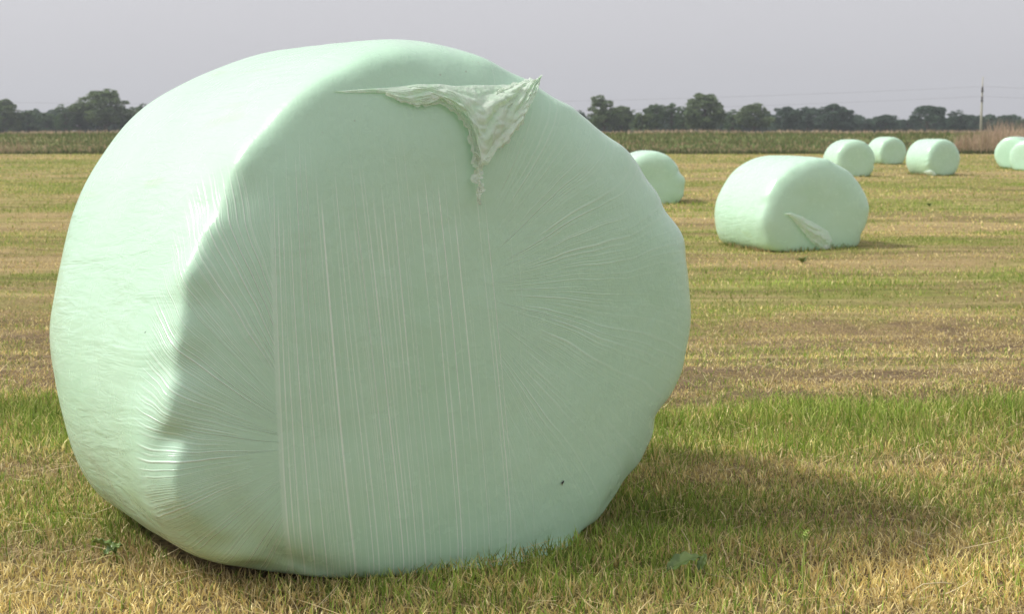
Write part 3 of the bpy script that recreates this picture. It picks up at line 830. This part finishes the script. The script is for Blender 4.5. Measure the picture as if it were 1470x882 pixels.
# flies and a dark speck on the wrap
m = NT("fly_body"); m_fly = m.done(m.principled((.02, .018, .015), .4))
m = NT("fly_wing"); m_wing = m.done(m.principled((.20, .18, .14), .3, Alpha=.7))
def fly(x, z, label, s=1.0, y=None, n=None):
    p, n_ = front_y(bvh, x, z) if y is None else (Vector((x, y, z)), n)
    e = link("fly", None)
    w = Matrix.Translation(big.location) @ Matrix.Rotation(BA, 4, 'Z')
    e.matrix_world = w @ Matrix.Translation(p + n_ * .0012) @ n_.to_track_quat('Z', 'Y').to_matrix().to_4x4() @ Matrix.Rotation(.8, 4, 'Z')
    bv, bf = tube([(-.0045 * s, 0, .0015), (-.003 * s, 0, .002), (0, 0, .0022), (.002 * s, 0, .002), (.0026 * s, 0, .002), (.0042 * s, 0, .002), (.005 * s, 0, .0018)],
                  [.0004 * s, .0014 * s, .0018 * s, .0014 * s, .0008 * s, .0013 * s, .0003 * s], 8)
    legs = [tube([(dx_ * s, 0, .001), (dx_ * 1.6 * s, sy * .0022 * s, .0014), (dx_ * 2.0 * s, sy * .0036 * s, -.0008)], [.00025 * s] * 3, 4) for dx_ in (-.0012, .0004, .0018) for sy in (-1, 1)]
    bv, bf = join_parts([(bv, bf)] + legs)
    link("body", mesh_np("body", bv, bf, m_fly), e)
    for sy in (-1, 1):
        wv = np.array([(0, 0, .003), (-.003 * s, sy * .0012 * s, .0034), (-.0072 * s, sy * .0036 * s, .0032), (-.0066 * s, sy * .0012 * s, .003), (-.0045 * s, sy * .0002 * s, .003)])
        link("wing", mesh_np("wing", wv, [np.array([[0, 1, 2, 3, 4]])], m_wing), e)
    tag(e, label, "fly")
fly(.265, .181, "small dark fly sitting low on the right of the big bale's shaded face", 1.15)
fly(-.740, .626, "tiny black speck on the sunlit left side of the big bale", .85, y=-.359, n=Vector((-.80, -.58, .1)).normalized())  # hole-like dark speck, given the fly mesh as a stand-in
fly(-.226, 1.250, "tiny black fly near the very top of the big bale above the torn film", .6, y=-.427, n=Vector((-.1, -.6, .8)).normalized())

# ------------------------------------------------------------------ power pole and lines
m = NT("concrete_pole")
tc = m.n("ShaderNodeTexCoord").outputs["Object"]
m_conc = m.done(m.principled(m.mix(m.noise(tc, scale=2, detail=5), (.40, .38, .33), (.55, .53, .47)), .85))
m = NT("wire_metal"); m_wire = m.done(m.principled((.22, .22, .23), .6, Metallic=.3))
m = NT("insulator_brown"); m_ins = m.done(m.principled((.075, .06, .06), .35))
def box(cx, cy, cz, sx, sy, sz):
    v = np.array([(cx + a * sx / 2, cy + b * sy / 2, cz + c * sz / 2) for a in (-1, 1) for b in (-1, 1) for c in (-1, 1)])
    f = np.array([[0, 1, 3, 2], [4, 6, 7, 5], [0, 4, 5, 1], [2, 3, 7, 6], [0, 2, 6, 4], [1, 5, 7, 3]])
    return v, [f]
PD = 190.0
ptop = at(1411, 110, PD); pbase = float(ground_z(ptop.x, PD))
PH = ptop.z - pbase
arms = [at(1411, y_, PD).z - pbase for y_ in (129, 143)]
def pole(x, y, label):
    e = link("power_pole", None); e.location = (x, y, float(ground_z(x, y))); e.rotation_euler = (0, 0, -math.atan2(x, y))
    v, f = tube([(0, 0, -.3), (0, 0, PH * .45), (0, 0, PH * .82), (0, 0, PH)], [.20, .15, .10, .06], 12)
    link("post", mesh_np("post", v, f, m_conc), e)
    for z in arms:
        a = link("crossarm", mesh_np("crossarm", *join_parts([box(0, 0, z - .12, .30, 1.6, .30), box(0, .25, z - .35, .10, .06, .5)]), m_ins), e)
        for yy in (-1.0, 0.0001, 1.0):
            iv, if_ = tube([(0, yy, z - .06), (0, yy, z + .10), (0, yy, z + .12), (0, yy, z + .3), (0, yy, z + .32), (0, yy, z + .45)], [.05, .06, .13, .13, .08, .06], 10)
            link("insulator", mesh_np("insulator", iv, if_, m_ins), a)
    tag(e, label, "power pole", "poles of the power line")
    return e
pole(ptop.x, PD, "tall slim concrete power pole rising above the trees at the right")
X1, X2 = -82.0, 118.0
def wire(z0, yy, label):
    zg = pbase + z0 + .45
    segs = []
    z1 = zg + .9
    P = []
    for (xa, xb, za, zb, sag) in ((ptop.x, X1 - 40, zg, zg - .3, 2.2), (ptop.x, X2 + 20, zg, zg - .3, 1.0)):
        pts = [(xa + (xb - xa) * t, PD + yy, za + (zb - za) * t - 4 * sag * t * (1 - t)) for t in np.linspace(0, 1, 40)]
        P.append(tube(pts, [.010] * 40, 5))
    v, f = join_parts(P)
    tag(link("power_line", mesh_np("power_line", v, f, m_wire)), label, "power line")
wire(arms[0], -1.0, "upper thin overhead wire running across the sky from the power pole")
wire(arms[1], -1.0, "lower thin overhead wire running across the sky from the power pole")
for xx in (X1 - 40, X2 + 20):
    pass

# ------------------------------------------------------------------ trees
m = NT("bark")
tc = m.n("ShaderNodeTexCoord").outputs["Object"]
m_bark = m.done(m.principled(m.mix(m.noise(tc, scale=3, detail=4), (.07, .055, .04), (.14, .115, .085)), .9))
def foliage(name, a, b):
    m = NT(name)
    tc = m.n("ShaderNodeTexCoord").outputs["Object"]
    c = m.mix(m.map(m.noise(tc, scale=.55, detail=3), .35, .65), a, b)
    c = m.mix(m.math('MULTIPLY', m.attr("tint").outputs["Fac"], .6), c, (b[0] * 1.35, b[1] * 1.3, b[2] * 1.2))
    d = m.principled(c, .7, spec=.2)
    t = m.n("ShaderNodeBsdfTranslucent"); m.put(t.inputs["Color"], c)
    x = m.n("ShaderNodeMixShader"); x.inputs[0].default_value = .30
    m.t.links.new(d, x.inputs[1]); m.t.links.new(t.outputs[0], x.inputs[2])
    return m.done(x.outputs[0])
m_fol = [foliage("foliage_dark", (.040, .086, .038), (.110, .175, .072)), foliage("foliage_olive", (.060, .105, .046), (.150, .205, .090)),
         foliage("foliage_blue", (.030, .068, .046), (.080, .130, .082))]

def leaf_cloud(blobs, per_m3, size, seed, hollow=.35):
    r = np.random.default_rng(seed)
    C, Tn = [], []
    for (x, y, z, rx, ry, rz) in blobs:
        n = int(per_m3 * rx * ry * rz * 4.2)
        d = r.normal(size=(n, 3)); d /= np.linalg.norm(d, axis=1, keepdims=True)
        rad = (hollow + (1 - hollow) * r.random(n)) ** .6
        p = d * rad[:, None] * np.array([rx, ry, rz])
        q = fbm(p[:, 0] * 1.4 + x * 3 + p[:, 1] * .8, p[:, 2] * 1.4 + z * 3, seed, 3)
        k = q > .42 + .10 * (rad - .5)
        C.append(p[k] + np.array([x, y, z])); Tn.append(np.full(k.sum(), r.random()) * .6 + .4 * r.random(k.sum()))
    C = np.concatenate(C); Tn = np.concatenate(Tn); n = len(C)
    a = r.normal(size=(n, 3)); a /= np.linalg.norm(a, axis=1, keepdims=True)
    b = r.normal(size=(n, 3)); b -= a * (a * b).sum(1, keepdims=True); b /= np.linalg.norm(b, axis=1, keepdims=True)
    s = (size * (.6 + .9 * r.random(n)))[:, None]
    V = np.stack([C - a * s, C + b * s * .55, C + a * s, C - b * s * .55], 1).reshape(-1, 3)
    F = (np.arange(n) * 4)[:, None] + np.arange(4)[None, :]
    return V, F, np.repeat(Tn, 4)

def tree_variant(kind, seed):
    """unit tree: height 10, crown about as wide as the kind asks; returns trunk mesh and crown mesh"""
    r = random.Random(seed)
    H = 10.0
    blobs, limbs = [], []
    spec = {"round": (3.5, .12, 26, 1.0), "open": (3.6, .20, 24, .75), "column": (1.8, .08, 17, 1.0), "bush": (3.6, .03, 22, 1.15),
            "umbrella": (4.2, .46, 18, .85), "ragged": (3.0, .14, 21, .8), "lean": (3.2, .15, 24, .9)}[kind]
    Wd, lo, nb, dens = spec
    trunk = [(0, 0, -.3), (r.uniform(-.1, .1), 0, H * .2), (r.uniform(-.3, .3), r.uniform(-.2, .2), H * .45), (r.uniform(-.4, .4), 0, H * .8)]
    limbs.append(tube(trunk, [.30, .24, .16, .05], 8))
    for i in range(nb):
        u = (i + .5) / nb
        z = H * (lo + (1 - lo) * u * .90)
        if kind == "bush": env = math.sqrt(max(.02, 1 - (u - .1) ** 2))
        elif kind == "column": env = math.sin(math.pi * min(.97, .12 + u * .85)) ** .6
        elif kind == "umbrella": env = math.sqrt(max(.03, 1 - (u - .25) ** 2 / .62))
        else: env = math.sin(math.pi * min(.96, .10 + u * .84)) ** .7
        a = i * 2.4 + r.uniform(-.4, .4)
        rad = Wd * env * r.uniform(.35, .85)
        br = r.uniform(.75, 1.35) * (Wd / 3.3) ** .6 * (.55 + .5 * env)
        sh = -1.6 * (u - .3) if kind == "lean" else 0
        c = (math.cos(a) * rad + sh, math.sin(a) * rad, min(z, H - br * .8))
        blobs.append((*c, br * 1.15, br * 1.1, br * .85))
        zt = max(H * .15, c[2] - rad * .8 - .8)
        limbs.append(tube([(0, 0, zt), (c[0] * .5, c[1] * .5, (zt + c[2]) / 2 + .2), c], [.10, .07, .025], 5))
    V, F, Tn = leaf_cloud(blobs, 95 * dens, .21, seed)
    tv, tf = join_parts(limbs)
    return tv, tf, V, F, Tn
kinds = ["round", "open", "column", "bush", "umbrella", "ragged", "lean"]
protos = {}
for ki, kd in enumerate(kinds):
    for va in range(2):
        tv, tf, V, F, Tn = tree_variant(kd, 100 + ki * 10 + va)
        for mi in range(3):
            tm = mesh_np("trunk", tv, tf, m_bark) if mi == 0 else protos[(kd, va, 0)][0]
            cm = mesh_np("crown", V, [F], m_fol[mi], False, attrs={"tint": Tn})
            protos[(kd, va, mi)] = (tm, cm)

def tree(px, py_top, w_px, kind, va, mi, depth, label, cat="tree"):
    p = at(px, py_top, depth)
    gz = float(ground_z(p.x, depth)); h = p.z - gz
    e = link("tree", None); e.location = (p.x, depth, gz)
    e.rotation_euler = (0, 0, (hash((px, va)) % 7) * .1 if kind == "lean" else random.uniform(0, 6.28) if kind not in ("umbrella",) else 0)
    natural = {"round": 7.4, "open": 7.6, "column": 3.9, "bush": 7.6, "umbrella": 8.6, "ragged": 6.6, "lean": 7.5}[kind]
    sx = (w_px * 1.22 / FPX * depth) / natural; sz = h / 10
    e.scale = (sx, sx, sz)
    tm, cm = protos[(kind, va, mi)]
    link("trunk", tm, e); link("crown", cm, e)
    tag(e, label, cat, "trees along the horizon")
    return e
TR = [
 (4, 140, 46, "round", 0, 1, 300, "tree cut off by the left edge of the photo, taller than the hedge beside it"),
 (40, 157, 42, "bush", 0, 0, 310, "low bushy tree between the left edge tree and the gap left of the big crown"),
 (66, 160, 34, "bush", 1, 0, 320, "low rounded tree right beside the dip in the left tree line"),
 (92, 148, 34, "ragged", 0, 0, 300, "pointed dark tree just left of the tallest crown at the left"),
 (112, 146, 44, "round", 1, 0, 305, "dark bushy tree leaning into the left side of the tallest left crown"),
 (150, 125, 74, "open", 0, 1, 300, "tallest tree of the left group, broad grey-green crown with sky gaps"),
 (186, 152, 30, "bush", 0, 0, 305, "small dark tree at the foot of the tallest left crown, next to the big bale"),
 (203, 146, 26, "ragged", 1, 0, 315, "thin-crowned tree half hidden by the upper left shoulder of the big bale"),
 (868, 134, 50, "lean", 0, 1, 270, "leaning loose-crowned tree just right of the big bale's top edge"),
 (893, 150, 44, "round", 1, 1, 275, "grey-green tree attached to the right of the leaning tree"),
 (922, 160, 34, "bush", 0, 1, 262, "low pale olive bush in front of the dark right-hand tree line"),
 (942, 147, 34, "open", 1, 0, 280, "loose medium tree between the olive bush and a narrow upright tree"),
 (965, 144, 22, "column", 0, 0, 280, "narrow upright tree left of the tallest right crown"),
 (982, 148, 30, "ragged", 0, 0, 285, "thin ragged tree touching the left of the tallest right crown"),
 (1012, 131, 56, "round", 0, 1, 275, "tallest broad tree of the right group, dense domed crown"),
 (1052, 154, 26, "column", 1, 0, 290, "slim dark tree in the dip right of the tallest right crown"),
 (1083, 146, 48, "open", 0, 1, 285, "full round-topped tree above the left part of the broad sagging bale"),
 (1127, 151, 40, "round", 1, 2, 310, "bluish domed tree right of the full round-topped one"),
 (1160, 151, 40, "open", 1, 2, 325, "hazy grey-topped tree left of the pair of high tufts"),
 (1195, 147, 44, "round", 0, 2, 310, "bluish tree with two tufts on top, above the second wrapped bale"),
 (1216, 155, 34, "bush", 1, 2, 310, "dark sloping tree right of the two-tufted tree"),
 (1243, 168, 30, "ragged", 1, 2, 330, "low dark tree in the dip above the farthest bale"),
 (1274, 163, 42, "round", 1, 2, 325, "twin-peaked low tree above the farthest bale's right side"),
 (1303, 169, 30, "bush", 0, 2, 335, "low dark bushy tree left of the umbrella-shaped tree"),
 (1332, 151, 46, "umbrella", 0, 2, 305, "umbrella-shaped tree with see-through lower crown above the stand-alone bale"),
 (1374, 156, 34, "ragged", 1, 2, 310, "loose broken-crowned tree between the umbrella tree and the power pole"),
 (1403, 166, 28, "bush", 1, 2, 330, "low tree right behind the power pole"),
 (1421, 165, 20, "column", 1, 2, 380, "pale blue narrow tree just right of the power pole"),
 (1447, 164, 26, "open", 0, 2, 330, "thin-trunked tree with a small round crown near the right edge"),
 (1468, 169, 26, "bush", 0, 0, 315, "green bushy tree cut off by the right edge"),
]
for t in TR: tree(*t)
# low wood running along behind, one mass
r = random.Random(5)
wb = []
x = -235.0
while x < 235:
    if x < -58: top = r.uniform(4.2, 6.0)
    elif x < 70: top = r.uniform(3.4, 5.4)
    else: top = r.uniform(2.8, 4.6)
    wb.append((x, r.uniform(-4, 4), top * .5, 2.4, 2.2, top * .56)); x += r.uniform(1.3, 2.4)
V, F, Tn = leaf_cloud(wb, 34, .34, 9, .5)
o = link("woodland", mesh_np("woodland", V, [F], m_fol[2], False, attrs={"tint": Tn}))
o.location = (0, 345, float(ground_z(0, 345)) - .1)
tag(o, "low dense dark wood running along the horizon behind the trees", "wood", kind="stuff")

# ------------------------------------------------------------------ haze
m = NT("haze_air")
pv = m.n("ShaderNodeVolumePrincipled")
pv.inputs["Color"].default_value = (.88, .94, 1.0, 1)
pv.inputs["Density"].default_value = 0.00045
pv.inputs["Anisotropy"].default_value = 0.2
m.t.links.new(pv.outputs[0], m.out.inputs["Volume"])
v, f = box(0, 350, 13, 1900, 960, 31.5)
tag(link("haze", mesh_np("haze", v, f, m.m, False)), "thin pale summer haze over the field", "haze", kind="stuff")
